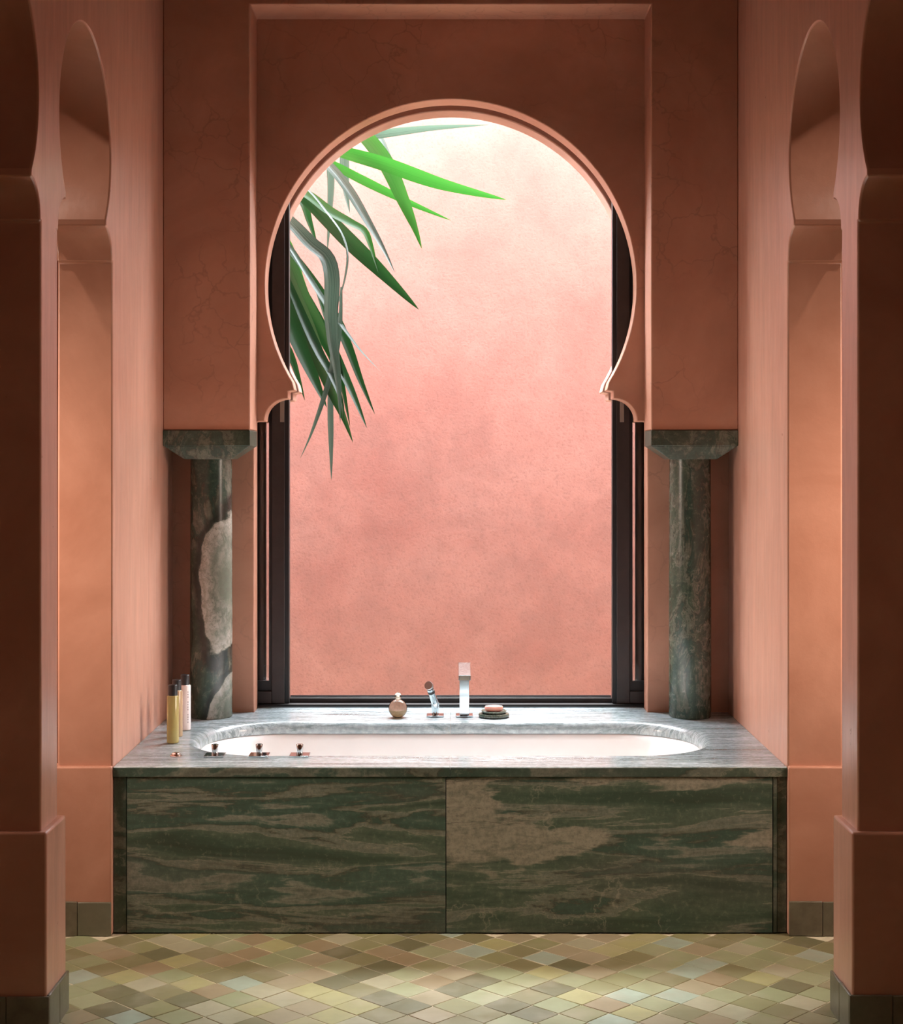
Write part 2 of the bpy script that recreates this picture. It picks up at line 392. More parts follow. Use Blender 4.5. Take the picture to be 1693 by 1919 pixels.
# ------------------------------------------------------------------ structure
HX = 1.13                      # half width of the alcove
WT = 0.185                     # arcade wall thickness
CEIL = 3.70
Y_IN, Y_PIER0, Y_PIER1, Y_JAMB = 3.10, 4.378, 4.558, 5.300
SPAN = Y_JAMB-Y_PIER1
Y_UP, Y_A0, Y_A1, Y_B0, Y_B1, Y_OUT = 6.214, 6.432, 6.549, 6.650, 6.784, 8.50
DECK = 0.5593

def arc(cx, cz, r, a0, a1, n):
    return [(cx+r*math.cos(a0+(a1-a0)*i/n), cz+r*math.sin(a0+(a1-a0)*i/n)) for i in range(n+1)]

def side_arch(y0, y1):
    """horseshoe arch of the arcade, from the floor up jamb y0 and down jamb y1 (y, z)"""
    c, r, zc, zs = (y0+y1)/2, 0.345, 2.596, 2.378
    a = math.sqrt(r*r-(zc-zs)**2); zt = zs-0.022; zb = 2.25
    half = (y1-y0)/2
    ph = math.asin((zc-zs)/r)
    rx = half-0.012-a; rz = zt-(zb+0.012)
    left = [(c-half, 0), (c-half, zb), (c-half+0.012, zb), (c-half+0.012, zb+0.012)]
    for i in range(1, 11):
        t = math.pi/2*i/10
        left.append((c-a-rx*math.cos(t) if False else c-half+0.012+rx*(1-math.cos(t)), zb+0.012+rz*math.sin(t)))
    left.append((c-a, zs))
    top = arc(c, zc, r, math.pi+ph, -ph, 44)[1:-1]
    right = [(2*c-y, z) for y, z in reversed(left)]
    return left+top+right

def arcade(name, s):
    pts = [(Y_IN, 0)]+side_arch(Y_PIER0-SPAN, Y_PIER0)+side_arch(Y_PIER1, Y_JAMB)+[(Y_A0, 0), (Y_A0, CEIL), (Y_IN, CEIL)]
    bm = prism(pts, 'x', s*HX, s*(HX+WT))
    return obj(name, bm, M_WALL, bevel=0.006, kind='structure', sharp=30)
WL, WR = arcade('wall_left', -1), arcade('wall_right', 1)

# plinths and tiled skirting of the piers and jambs
random.seed(4)
for w, s, bname in ((WL, -1, 'baseboard_left'), (WR, 1, 'baseboard_right')):
    def xx(a, b): return (min(s*a, s*b), max(s*a, s*b))
    obj('plinth', boxbm(*xx(HX-0.02, HX+WT+0.02), Y_PIER0-0.02, Y_PIER1+0.02, 0, 0.563), M_WALL, w, bevel=0.007, seg=3)
    obj('plinth', boxbm(*xx(HX, HX+WT+0.02), Y_JAMB-0.018, Y_JAMB+0.05, 0, 0.563), M_WALL, w, bevel=0.006, seg=3)
    base = None
    def piece(x0, x1, y0, y1):
        global base_o
        h = 0.115+random.uniform(-0.003, 0.003)
        bm = boxbm(*xx(x0, x1), y0, y1, 0, h)
        if base is None:
            return obj(bname, bm, M_SKIRT, bevel=0.0025, kind='structure')
        return obj('tile', bm, M_SKIRT, base, bevel=0.0025)
    g = 0.0015
    xi = HX-0.02
    # front of the pier plinth
    base = piece(xi-0.009, xi+0.109, Y_PIER0-0.029, Y_PIER0-0.02)
    piece(xi+0.109+g, xi+0.225, Y_PIER0-0.029, Y_PIER0-0.02)
    # inner face of the pier plinth
    piece(xi-0.009, xi, Y_PIER0-0.020+g, Y_PIER0+0.091)
    piece(xi-0.009, xi, Y_PIER0+0.091+g, Y_PIER1+0.02)
    # front of the far jamb
    piece(HX+0.001, HX+0.112, Y_JAMB-0.027, Y_JAMB-0.018)
    piece(HX+0.112+g, HX+WT+0.02, Y_JAMB-0.027, Y_JAMB-0.018)

# main horseshoe arch
def main_arch():
    r, zc, zs = 0.755, 2.296, 1.902
    a = math.sqrt(r*r-(zc-zs)**2); ph = math.asin((zc-zs)/r)
    half = 0.800
    left = [(-half, 0.50), (-half, 1.741), (-0.757, 1.741)]
    for i in range(1, 13):                                   # hollow quarter moulding
        t = math.pi/2*i/12
        left.append((-0.757+0.095*(1-math.cos(t)), 1.746+0.088*math.sin(t)))
    left += [(-0.662, 1.864), (-0.636, 1.868), (-a, zs)]
    top = arc(0, zc, r, math.pi+ph, -ph, 84)[1:-1]
    right = [(-x, z) for x, z in reversed(left)]
    return left+top+right
ARCH = main_arch()
OUTX = 3.0
def skin(name, y0, y1, mat, ztop, bev):
    pts = [(-OUTX, 0.0 if False else 0.50)]+ARCH+[(OUTX, 0.50), (OUTX, ztop), (-OUTX, ztop)]
    return obj(name, prism(pts, 'y', y0, y1), mat, bevel=bev, kind='structure', sharp=30)
WB = skin('wall_back', Y_A0, Y_A1, M_FRONT, CEIL, 0.004)
WF = skin('wall_facade', Y_B0, Y_B1, M_FACADE, 4.15, 0.005)
obj('footing', boxbm(-OUTX, OUTX, Y_A0, Y_A1, 0, 0.50), M_FRONT, WB)
obj('footing', boxbm(-OUTX, OUTX, Y_B0, Y_B1, 0, 0.50), M_FACADE, WF)
# raised rectangular surround carried by the two columns
sur = [(-HX, 1.703), (-0.788, 1.703), (-0.788, 3.375), (0.788, 3.375), (0.788, 1.703), (HX, 1.703), (HX, CEIL), (-HX, CEIL)]
obj('trim_2', prism(sur, 'y', Y_UP, Y_A0), M_FRONT, bevel=0.005, kind='structure')
obj('trim_3', boxbm(-0.799, 0.799, Y_A0, 6.556, DECK-0.03, DECK), M_DECK, kind='structure')

wc = obj('wall_courtyard', boxbm(-3.2, 3.2, Y_OUT, Y_OUT+0.25, -0.1, 3.48), M_COURT, kind='structure')
for s in (-1, 1):
    obj('wall_sky_screen_left' if s < 0 else 'wall_sky_screen_right', boxbm(min(s*2.95, s*3.2), max(s*2.95, s*3.2), Y_B1, Y_OUT, -0.1, 3.48), M_COURT, kind='structure')  # first pair: unseen end walls added to keep side sky out
    obj('wall_aisle_left' if s < 0 else 'wall_aisle_right', boxbm(min(s*OUTX, s*(OUTX+.2)), max(s*OUTX, s*(OUTX+.2)), -1.6, Y_B1, 0, CEIL), M_HALL, kind='structure')
obj('wall_front', boxbm(-OUTX, OUTX, -1.6, -1.4, 0, CEIL), M_HALL, kind='structure')
obj('ceiling', boxbm(-OUTX-.2, OUTX+.2, -1.6, Y_B0, CEIL, CEIL+0.15), M_CEIL, kind='structure')

FLOOR = obj('floor', boxbm(-OUTX-.2, OUTX+.2, -1.6, Y_B1, -0.15, -0.0020), M_GROUT, kind='structure')
obj('floor_courtyard', boxbm(-3.2, 3.2, Y_B1, Y_OUT+.25, -0.2, -0.1), M_GROUT, kind='structure')

# floor tiles: hand-cut 10 cm squares laid diagonally
random.seed(11)
PITCH, TS = 0.1025, 0.0990
def tile_mesh(sd):
    rnd = random.Random(sd); h = TS/2
    bm = bmesh.new()
    c = [(x*h+rnd.uniform(-.0014, .0014), y*h+rnd.uniform(-.0014, .0014)) for x, y in ((-1, -1), (1, -1), (1, 1), (-1, 1))]
    zt = [rnd.uniform(-.0007, .0007) for _ in c]
    bot = [bm.verts.new((x, y, -0.008)) for x, y in c]
    mid = [bm.verts.new((x, y, -0.0010+z)) for (x, y), z in zip(c, zt)]
    top = [bm.verts.new((x*.985, y*.985, z)) for (x, y), z in zip(c, zt)]
    for i in range(4):
        j = (i+1) % 4
        bm.faces.new((bot[i], bot[j], mid[j], mid[i])); bm.faces.new((mid[i], mid[j], top[j], top[i]))
    bm.faces.new(top)
    finish(bm, 20)
    me = bpy.data.meshes.new('tile'); bm.to_mesh(me); bm.free(); me.materials.append(M_TILE)
    return me
variants = [tile_mesh(i) for i in range(8)]
ROT = math.radians(45+1.5)
ca, sa = math.cos(ROT), math.sin(ROT)
field = bmesh.new(); n_tiles = 0
for i in range(-40, 41):
    for j in range(-40, 41):
        u, v = i*PITCH, j*PITCH+0.03*PITCH*(i % 2)
        x, y = ca*u-sa*v+0.02, sa*u+ca*v+4.75
        if not (3.2 < y < 5.36 and abs(x) < 1.75): continue
        if abs(x) < 1.12 and y > 5.33: continue
        if abs(x) > HX+0.02 and y > 5.26: continue
        px = VPX+(x-CAMX)*FPX/y; py = VPY+CAMZ*FPX/y
        me = random.choice(variants)
        rz = ROT+random.choice((0, 1, 2, 3))*math.pi/2+random.uniform(-.012, .012)
        M = Matrix.Translation((x+random.uniform(-.0008, .0008), y+random.uniform(-.0008, .0008), random.uniform(-.0006, .0006))) @ Matrix.Rotation(rz, 4, 'Z') @ Matrix.Rotation(random.uniform(-.006, .006), 4, 'X')
        if abs(x) < HX+0.03 and py < 1965 and n_tiles < 300:
            o = bpy.data.objects.new('tile', me); COL.objects.link(o); o.parent = FLOOR; o.matrix_local = M
            n_tiles += 1
        else:
            b2 = bmesh.new(); b2.from_mesh(me); b2.transform(M)
            tmp = bpy.data.meshes.new('t'); b2.to_mesh(tmp); b2.free(); field.from_mesh(tmp); bpy.data.meshes.remove(tmp)
obj('tile_field', field, M_TILE_S, FLOOR, kind='stuff', sharp=20)

# ------------------------------------------------------------------ sliding window
for s, nm in ((-1, 'window_1'), (1, 'window_2')):
    def xx(a, b): return (min(s*a, s*b), max(s*a, s*b))
    ZT = 3.30
    y0, y1 = 6.572, 6.612
    root = obj(nm, boxbm(*xx(0.690, 0.744), y0, y1, 0.572, ZT), M_FRAME, bevel=0.002, kind='structure')
    obj('interlock', boxbm(*xx(0.673, 0.690), y0+0.008, y1+0.012, 0.572, ZT), M_FRAME2, root, bevel=0.001)
    obj('bottom_rail', boxbm(*xx(0.744, 1.75), y0, y1, 0.572, 0.624), M_FRAME, root, bevel=0.002)
    obj('top_rail', boxbm(*xx(0.744, 1.75), y0, y1, ZT-0.05, ZT), M_FRAME, root, bevel=0.002)
    obj('outer_stile', boxbm(*xx(1.75, 1.80), y0, y1, 0.572, ZT), M_FRAME, root, bevel=0.002)
    obj('glazing_bead', boxbm(*xx(0.744, 0.757), y0+0.012, y1-0.006, 0.624, ZT-0.05), M_FRAME2, root)
    obj('glazing_bead', boxbm(*xx(0.757, 1.75), y0+0.012, y1-0.006, 0.624, 0.664), M_FRAME2, root)
    obj('pane', boxbm(*xx(0.750, 1.755), y0+0.018, y0+0.024, 0.630, ZT-0.045), M_GLASS, root)
    p = at(529 if s < 0 else 1166, 752, y0); q = at(529, 791, y0)
    obj('fixed_frame', boxbm(*xx(0.774, 1.78), 6.632, 6.648, 0.572, 3.3), M_FRAME, root, bevel=0.001)
    ph = obj('flush_pull', boxbm(p.x-0.0085, p.x+0.0085, y0-0.004, y0, q.z, p.z+0.03), M_PULL, root, bevel=0.001)
# sill track
TR = obj('trim_1', boxbm(-1.8, 1.8, 6.556, 6.645, DECK-0.03, 0.571), M_FRAME2, kind='structure')
obj('rail', boxbm(-0.673, 0.673, 6.606, 6.614, 0.571, 0.590), M_FRAME, TR, bevel=0.001)
obj('rail', boxbm(-0.673, 0.673, 6.628, 6.634, 0.571, 0.5915), M_TRACK, TR, bevel=0.001)
obj('rail', boxbm(-0.673, 0.673, 6.640, 6.646, 0.571, 0.597), M_FRAME2, TR, bevel=0.001)
obj('threshold', boxbm(-0.80, 0.80, 6.549, 6.556, DECK-0.03, 0.563), M_TRACK, TR)

# ------------------------------------------------------------------ bath surround in green marble
SUR = thing('bath_surround', 'green marble bath surround with banded front panels and grey-green top', 'bath surround', (0, Y_JAMB, 0))
OX, OYC, OHX, OHY, OR = 0.0, 5.860, 0.925, 0.335, 0.285
def rr(theta, hx, hy, r):
    d = (math.cos(theta), math.sin(theta)); lo, hi = 0.0, 3.0
    for _ in range(40):
        m = (lo+hi)/2; x, y = abs(d[0]*m)-hx+r, abs(d[1]*m)-hy+r
        sd = math.hypot(max(x, 0), max(y, 0))+min(max(x, y), 0)-r
        if sd < 0: lo = m
        else: hi = m
    return (OX+d[0]*lo, OYC+d[1]*lo)
Y0D, Y1D, XD = Y_JAMB-0.002, 6.4315, HX-0.002
TH = 0.032
def outer(theta):
    d = (math.cos(theta), math.sin(theta)); t = 9
    if abs(d[0]) > 1e-9: t = min(t, XD/abs(d[0]))
    if d[1] > 1e-9: t = min(t, (Y1D-OYC)/d[1])
    if d[1] < -1e-9: t = min(t, (OYC-Y0D)/-d[1])
    return (OX+d[0]*t, OYC+d[1]*t)
def deck_half(t0, t1):
    cs = [math.atan2(Y1D-OYC, XD), math.pi-math.atan2(Y1D-OYC, XD), math.pi+math.atan2(OYC-Y0D, XD), -math.atan2(OYC-Y0D, XD), 2*math.pi-math.atan2(OYC-Y0D, XD), -math.pi+math.atan2(OYC-Y0D, XD)]
    ths = sorted([t0+(t1-t0)*i/150 for i in range(151)]+[c for c in cs if t0 < c < t1])
    bm = bmesh.new(); rows = []
    for th in ths:
        o_ = outer(th); prof = [(o_, DECK-TH), (o_, DECK-0.0015), ((o_[0], o_[1]+(0.0015 if o_[1] < Y0D+1e-4 else 0)), DECK)]
        R = 0.034
        for q in range(8):
            a = math.pi/2*q/7
            off = R*(1-math.sin(a)); prof.append((rr(th, OHX+off, OHY+off, OR+off), DECK-R*(1-math.cos(a))))
        prof.append((rr(th, OHX, OHY, OR), DECK-0.046)); prof.append((rr(th, OHX+0.03, OHY+0.03, OR+0.03), DECK-0.046))
        rows.append([bm.verts.new((p[0], p[1], z)) for p, z in prof])
    n = len(rows[0])
    for a, b in zip(rows, rows[1:]):
        for i in range(n):
            j = (i+1) % n
            bm.faces.new((a[i], a[j], b[j], b[i]))
    bm.faces.new(rows[0]); bm.faces.new(list(reversed(rows[-1])))
    return bm
e = 0.0010
obj('deck_slab', deck_half(math.pi/2+e, 3*math.pi/2-e*2), M_DECK, SUR)
obj('deck_slab', deck_half(-math.pi/2+e*2, math.pi/2-e), M_DECK, SUR)
ZP = DECK-TH-0.002
obj('front_panel', boxbm(-1.083, -0.0155, Y_JAMB, Y_JAMB+0.02, 0.004, ZP), M_PAN_L, SUR, bevel=0.001)
obj('front_panel', boxbm(-0.0125, 1.080, Y_JAMB, Y_JAMB+0.02, 0.004, ZP), M_PAN_R, SUR, bevel=0.001, label='front panel with pale stone clouds')
obj('side_strip', boxbm(-1.128, -1.086, Y_JAMB+0.003, Y_JAMB+0.02, 0.004, ZP), M_EDGE, SUR, bevel=0.001)
obj('side_strip', boxbm(1.083, 1.096, Y_JAMB+0.001, Y_JAMB+0.02, 0.004, ZP), M_EDGE, SUR, bevel=0.001)
obj('side_strip', boxbm(1.0975, 1.128, Y_JAMB+0.004, Y_JAMB+0.02, 0.004, ZP), M_EDGE, SUR, bevel=0.001)
for a, b in ((-1.128, -0.0008), (0.0008, 1.128)):
    obj('edge_band', boxbm(a, b, Y_JAMB-0.006, Y_JAMB-0.002, DECK-TH-0.0005, DECK-0.002), M_EDGE, SUR, bevel=0.0008)
obj('carcass', boxbm(-1.125, 1.125, Y_JAMB+0.02, Y_JAMB+0.04, 0.0, DECK-0.05), M_FRAME2, SUR)

# ------------------------------------------------------------------ bathtub
def basin():
    bm = bmesh.new(); rows = []
    steps = [(0.028, DECK-0.047), (0.004, DECK-0.047), (-0.004, DECK-0.052), (-0.010, DECK-0.07), (-0.022, DECK-0.14), (-0.045, DECK-0.26), (-0.075, DECK-0.36), (-0.12, DECK-0.405), (-0.19, DECK-0.42)]
    for off, z in steps:
        rows.append([bm.verts.new((*rr(2*math.pi*i/120, OHX+off*1.4, OHY+off, max(0.09, OR+off*.4)), z)) for i in range(120)])
    for a, b in zip(rows, rows[1:]):
        for i in range(120):
            j = (i+1) % 120; bm.faces.new((a[i], a[j], b[j], b[i]))
    bm.faces.new(rows[-1])
    return bm
tub = obj('bathtub', basin(), M_TUB, sharp=60)
sm = tub.modifiers.new('shell', 'SOLIDIFY'); sm.thickness = 0.004; sm.offset = -1
tub['label'] = 'white enamel bathtub set into the green marble top'; tub['category'] = 'bathtub'

# ------------------------------------------------------------------ columns
def column(s, mat, label):
    cx, cy = s*0.958, 6.328
    root = thing('marble_column', label, 'column', (cx, cy, DECK), 'marble columns flanking the window')
    bm = bmesh.new()
    r = 0.084
    lathe(bm, [(0, DECK+0.001), (r-.002, DECK+0.001), (r, DECK+0.004), (r, 1.0), (r-0.002, 1.594), (0, 1.594)], cx, cy, 0, 56)
    obj('shaft', bm, mat, root, sharp=50)
    bm = bmesh.new()
    x0, x1 = (-1.129, -0.787) if s < 0 else (0.787, 1.129)
    obj('capital_slab', boxbm(x0, x1, 6.206, 6.430, 1.640, 1.702), M_CAP, root, bevel=0.003)
    top = [bm.verts.new(p) for p in ((x0+.002, 6.210, 1.640), (x1-.002, 6.210, 1.640), (x1-.002, 6.428, 1.640), (x0+.002, 6.428, 1.640))]
    b = 0.092
    bot = [bm.verts.new(p) for p in ((cx-b, cy-b, 1.588), (cx+b, cy-b, 1.588), (cx+b, cy+b, 1.588), (cx-b, cy+b, 1.588))]
    bm.faces.new(top); bm.faces.new(bot)
    for i in range(4): bm.faces.new((top[i], top[(i+1) % 4], bot[(i+1) % 4], bot[i]))
    obj('capital_bell', bm, M_CAP, root, bevel=0.002)
column(-1, M_COL_L, 'green marble column with a large pale inclusion, behind the three bottles')
column(1, M_COL_R, 'dark mottled green marble column at the right of the window')

# ------------------------------------------------------------------ bottles
def bottle(px, Y, mat, label, text=False):
    X = at(px, 0, Y).x
    root = thing('bottle', label, 'bottle', (X, Y, DECK), 'toiletry bottles beside the bath')
    bm = bmesh.new(); r = 0.0215
    lathe(bm, [(0, .0008), (r-.002, .0008), (r, .003), (r, .1685), (r-.0015, .171), (.0175, .1725), (0, .1725)], X, Y, DECK, 36)
    obj('flask', bm, mat, root)
    bm = bmesh.new()
    lathe(bm, [(0, .1728), (.0165, .1728), (.0168, .174), (.0168, .2095), (.0155, .211), (0, .211)], X, Y, DECK, 32)
    obj('cap', bm, M_BLACK, root)
    if text:
        bm = bmesh.new(); a = math.radians(-52)
        for i in range(13):
            if i in (4, 9): continue
            z = 0.03+i*0.0095
            for da in (0.0, 0.06):
                c = Vector((X+(r+.0002)*math.cos(a+da), Y+(r+.0002)*math.sin(a+da), DECK+z))
                box(bm, c.x-.0006, c.x+.0006, c.y-.0003, c.y+.0003, c.z, c.z+.0055)
        obj('lettering', bm, M_INK, root)
bottle(324, 5.745, M_OIL, 'nearest bottle of the three, clear with yellow-green oil and black cap')
bottle(331.5, 5.877, M_TAN, 'tan bottle half hidden between the yellow-green and the white one')
bottle(347, 6.014, M_WHITE, 'white bottle with black cap, farthest of the three, before the column', True)

# ------------------------------------------------------------------ tap controls on the front rim
def control(px, label):
    Y = 5.492; X = at(px, 0, Y).x
    root = thing('tap_control', label, 'tap', (X, Y, DECK), 'square chrome tap controls on the bath rim')
    h = 0.034
    obj('base_plate', boxbm(X-h, X+h, Y-h, Y+h, DECK+.0005, DECK+0.0065), M_CHROME, root, bevel=0.0008)
    bm = bmesh.new()
    lathe(bm, [(0, .0066), (.0115, .0066), (.0115, .012), (.0105, .0125), (.0125, .040), (.0118, .0415), (0, .0415)], X, Y, DECK, 32)
    obj('knob', bm, M_CHROME, root)
control(403, 'square chrome tap control nearest the round drain button')
control(486, 'middle one of the three square chrome tap controls')
control(562, 'square chrome tap control farthest from the bottles')
p = at(330, 1417, 5.49)
root = thing('drain_button', 'small round rosy chrome button on the front corner of the bath rim', 'drain button', (p.x, 5.49, DECK))
bm = bmesh.new(); lathe(bm, [(0, .0005), (.021, .0005), (.021, .003), (.018, .0045), (0, .0045)], p.x, 5.49, DECK, 32); obj('flange', bm, M_COPPER, root)
bm = bmesh.new(); lathe(bm, [(.016, .0046), (.0155, .009), (.010, .0125), (0, .0135)], p.x, 5.49, DECK, 32); obj('knob', bm, M_COPPER, root)

# ------------------------------------------------------------------ spout and hand shower on the back rim
Y = 6.335
X = at(870.5, 0, Y).x
root = thing('bath_spout', 'tall square chrome bath spout on the back rim', 'faucet', (X, Y, DECK))
obj('base_plate', boxbm(X-.034, X+.034, Y-.034, Y+.034, DECK+.0005, DECK+.0065), M_CHROME, root, bevel=.0008)
obj('column', boxbm(X-.0195, X+.0195, Y-.017, Y+.017, DECK+.0066, 0.748), M_CHROME, root, bevel=.0015)
bm = bmesh.new()
vs = []
for (yy, zt, zb) in ((Y+.019, .772, .748), (Y-.185, .748, .728)):
    for z in (zb, zt):
        for sx in (-1, 1): vs.append(bm.verts.new((X+sx*.0235, yy, z)))
for q in ((0, 1, 3, 2), (4, 6, 7, 5), (0, 4, 5, 1), (2, 3, 7, 6), (0, 2, 6, 4), (1, 5, 7, 3)): bm.faces.new([vs[i] for i in q])
obj('spout_arm', bm, M_BRUSH, root, bevel=.001)
obj('outlet', boxbm(X-.019, X+.019, Y-.1875, Y-.1852, .7305, .7455), M_SILVER, root)

X = at(816, 0, Y).x
root = thing('hand_shower', 'chrome hand shower tilted on its square holder beside the spout', 'hand shower', (X, Y, DECK))
obj('base_plate', boxbm(X-.034, X+.034, Y-.034, Y+.034, DECK+.0005, DECK+.0065), M_CHROME, root, bevel=.0008)
bm = bmesh.new(); lathe(bm, [(0, .0066), (.013, .0066), (.014, .030), (.0155, .034), (.0155, .056), (0, .056)], X, Y, DECK, 32); obj('holder', bm, M_CHROME, root)
def tube(bm, pts, rad, n=20):
    rows = []
    for i, (p, r) in enumerate(zip(pts, rad)):
        t = (pts[min(i+1, len(pts)-1)]-pts[max(i-1, 0)]).normalized()
        a = t.cross(Vector((0, 1, 0.2))).normalized(); b = t.cross(a)
        rows.append([bm.verts.new(p+a*r*math.cos(2*math.pi*k/n)+b*r*math.sin(2*math.pi*k/n)) for k in range(n)])
    for a, b in zip(rows, rows[1:]):
        for k in range(n): bm.faces.new((a[k], a[(k+1) % n], b[(k+1) % n], b[k]))
    bm.faces.new(list(reversed(rows[0]))); bm.faces.new(rows[-1])
B0 = Vector((X, Y, DECK+.052)); B1 = Vector((X-.020, Y-.035, DECK+.115))
bm = bmesh.new(); tube(bm, [B0, B0.lerp(B1, .15), B0.lerp(B1, .6), B1], [.0145, .0145, .013, .0135]); obj('handle', bm, M_CHROME, root, sharp=50)
ax = Vector((-.35, -.80, .36)).normalized(); hd = B1+Vector((-.004, -.006, .012))
Mh = ax.to_track_quat('Z', 'Y').to_matrix()
bm = bmesh.new(); lathe(bm, [(0, -.014), (.012, -.013), (.0165, -.006), (.0175, .006), (.0165, .008), (0, .0085)], *hd, 32, Mh); obj('shower_head', bm, M_SATIN, root)
bm = bmesh.new(); mid = B0.lerp(B1, .72); tube(bm, [mid, mid+(B1-B0)*.14], [.0145, .0145]); obj('collar', bm, M_FRAME2, root, sharp=50)

# ------------------------------------------------------------------ bath salts and soap
Y = 6.305; X = at(746, 0, Y).x
root = thing('bath_salt_jar', 'round glass jar of bath salts with a silver stopper on the back rim', 'jar', (X, Y, DECK))
R = .0375; zc = .036
prof = [(0, .001)]+[(R*math.sin(a), zc-R*math.cos(a)) for a in [math.radians(d) for d in range(22, 160, 8)]]+[(.0125, .0715), (.0118, .076)]
prof = [(r, max(z, .001)) for r, z in prof]
bm = bmesh.new(); lathe(bm, prof, X, Y, DECK, 40); obj('glass_globe', bm, M_GLASS, root)
r2 = R-.002
lv = .030
bm = bmesh.new(); lathe(bm, [(0, .003)]+[(r2*math.sin(a), max(.003, zc-r2*math.cos(a))) for a in [math.radians(d) for d in range(24, 80, 8)]]+[(r2*.985, lv), (0, lv+.004)], X, Y, DECK, 36)
obj('salt', bm, M_SALT, root)
bm = bmesh.new(); lathe(bm, [(0, lv+.0045), (r2*.97, lv+.001)]+[(r2*.99*math.sin(a), zc-r2*.99*math.cos(a)) for a in [math.radians(d) for d in range(84, 150, 8)]]+[(0, zc+r2*.86)], X, Y, DECK, 36)
obj('salt', bm, M_PETAL, root, label='pink bath salt')
bm = bmesh.new(); lathe(bm, [(.0118, .074), (.0135, .075), (.0135, .081), (.0095, .083), (.0095, .088), (.013, .089), (.014, .0925), (.010, .0965), (.004, .098), (.0035, .1015), (0, .102)], X, Y, DECK, 32)
obj('stopper', bm, M_SILVER, root)

Y = 6.315; X = at(926, 0, Y).x
root = thing('soap_dish', 'two-tiered round green marble dish under the pink soap', 'soap dish', (X, Y, DECK))
bm = bmesh.new(); lathe(bm, [(0, .0006), (.056, .0006), (.061, .004), (.062, .010), (.059, .015), (.055, .0155), (0, .0155)], X, Y, DECK, 48); obj('base', bm, M_DISH, root)
bm = bmesh.new(); lathe(bm, [(0, .0158), (.044, .0158), (.049, .019), (.0505, .025), (.048, .0275), (.044, .0255), (.030, .0235), (0, .0235)], X, Y, DECK, 48); obj('dish', bm, M_DISH, root)
bm = bmesh.new(); lathe(bm, [(0, 0), (.026, 0), (.033, .003), (.037, .009), (.037, .015), (.034, .0195), (.026, .021), (0, .0215)], 0, 0, 0, 40)
for v in bm.verts: v.co.y *= .72
bm.transform(Matrix.Translation((X, Y, DECK+.0242)))
soap = obj('soap_bar', bm, M_SOAP); soap['label'] = 'pink oval bar of soap lying in the marble dish'; soap['category'] = 'soap'

# ------------------------------------------------------------------ plant in the courtyard
PX, PY = -1.02, 7.20
plant = thing('courtyard_plant', 'plant with long narrow drooping green leaves in the courtyard behind the arch', 'plant', (PX, PY, -0.1))
bm = bmesh.new()
tube(bm, [Vector((PX, PY, -0.1)), Vector((PX-.03, PY+.02, .8)), Vector((PX+.02, PY-.02, 1.7)), Vector((PX-.02, PY, 2.5)), Vector((PX+.01, PY, 3.0))], [.045, .042, .04, .035, .02], 14)
obj('stem', bm, M_STEM, plant)

def zz(x, y): return (460+x/2.1705, 160+y/2.1705)
def leaf(pts, width, mat, crown, y_base=7.20, y_tip=7.0, roll=0.0, fold=0.25, wmax=0.35, bow=0.0, base_w=0.35):
    """one blade: pts = where the spine runs (pixels of the photograph's 2.17x arch crop), set at real depth between y_base and y_tip"""
    P = [zz(*crown)]+[zz(*p) for p in pts]
    L = [0]
    for a, b in zip(P, P[1:]): L.append(L[-1]+math.hypot(b[0]-a[0], b[1]-a[1]))
    ctrl = []
    for p, l in zip(P, L):
        t = l/L[-1]
        ctrl.append(at(p[0], p[1], y_base+(y_tip-y_base)*t-bow*math.sin(math.pi*t)))
    n = 40; sp = []
    for k in range(n+1):                                           # Catmull-Rom by arc length
        s = L[-1]*k/n
        i = max(j for j in range(len(L)) if L[j] <= s+1e-9); i = min(i, len(L)-2)
        u = (s-L[i])/(L[i+1]-L[i])
        p0, p1, p2, p3 = ctrl[max(i-1, 0)], ctrl[i], ctrl[i+1], ctrl[min(i+2, len(ctrl)-1)]
        sp.append(0.5*((2*p1)+(p2-p0)*u+(2*p0-5*p1+4*p2-p3)*u*u+(3*p1-p0-3*p2+p3)*u**3))
    W = 1.12*width/2.1705*y_base/FPX/2
    bm = bmesh.new(); uvl = bm.loops.layers.uv.new('UVMap'); rows = []
    for k, p in enumerate(sp):
        t = k/n
        tan = (sp[min(k+1, n)]-sp[max(k-1, 0)]).normalized()
        view = Vector((0.0, -1.0, 0.35))
        side = tan.cross(view).normalized(); nor = side.cross(tan).normalized()
        a = roll+0.5*roll*t
        s2 = side*math.cos(a)+nor*math.sin(a); n2 = nor*math.cos(a)-side*math.sin(a)
        if t < wmax: w = base_w+(1-base_w)*math.sin(math.pi/2*t/wmax)
        else: w = max(0.0, 1-((t-wmax)/(1-wmax))**1.7)
        w = max(w*W, 0.0004)
        row = [bm.verts.new(p+s2*(q*w)+n2*(abs(q)*w*fold)) for q in (-1, -.5, 0, .5, 1)]
        rows.append(row)
    for k, (a, b) in enumerate(zip(rows, rows[1:])):
        for i in range(4):
            f = bm.faces.new((a[i], a[i+1], b[i+1], b[i]))
            for lp, (uu, vv) in zip(f.loops, ((i/4, k/n), ((i+1)/4, k/n), ((i+1)/4, (k+1)/n), (i/4, (k+1)/n))): lp[uvl].uv = (uu, vv)
    return obj('leaf', bm, mat, plant, sharp=60)

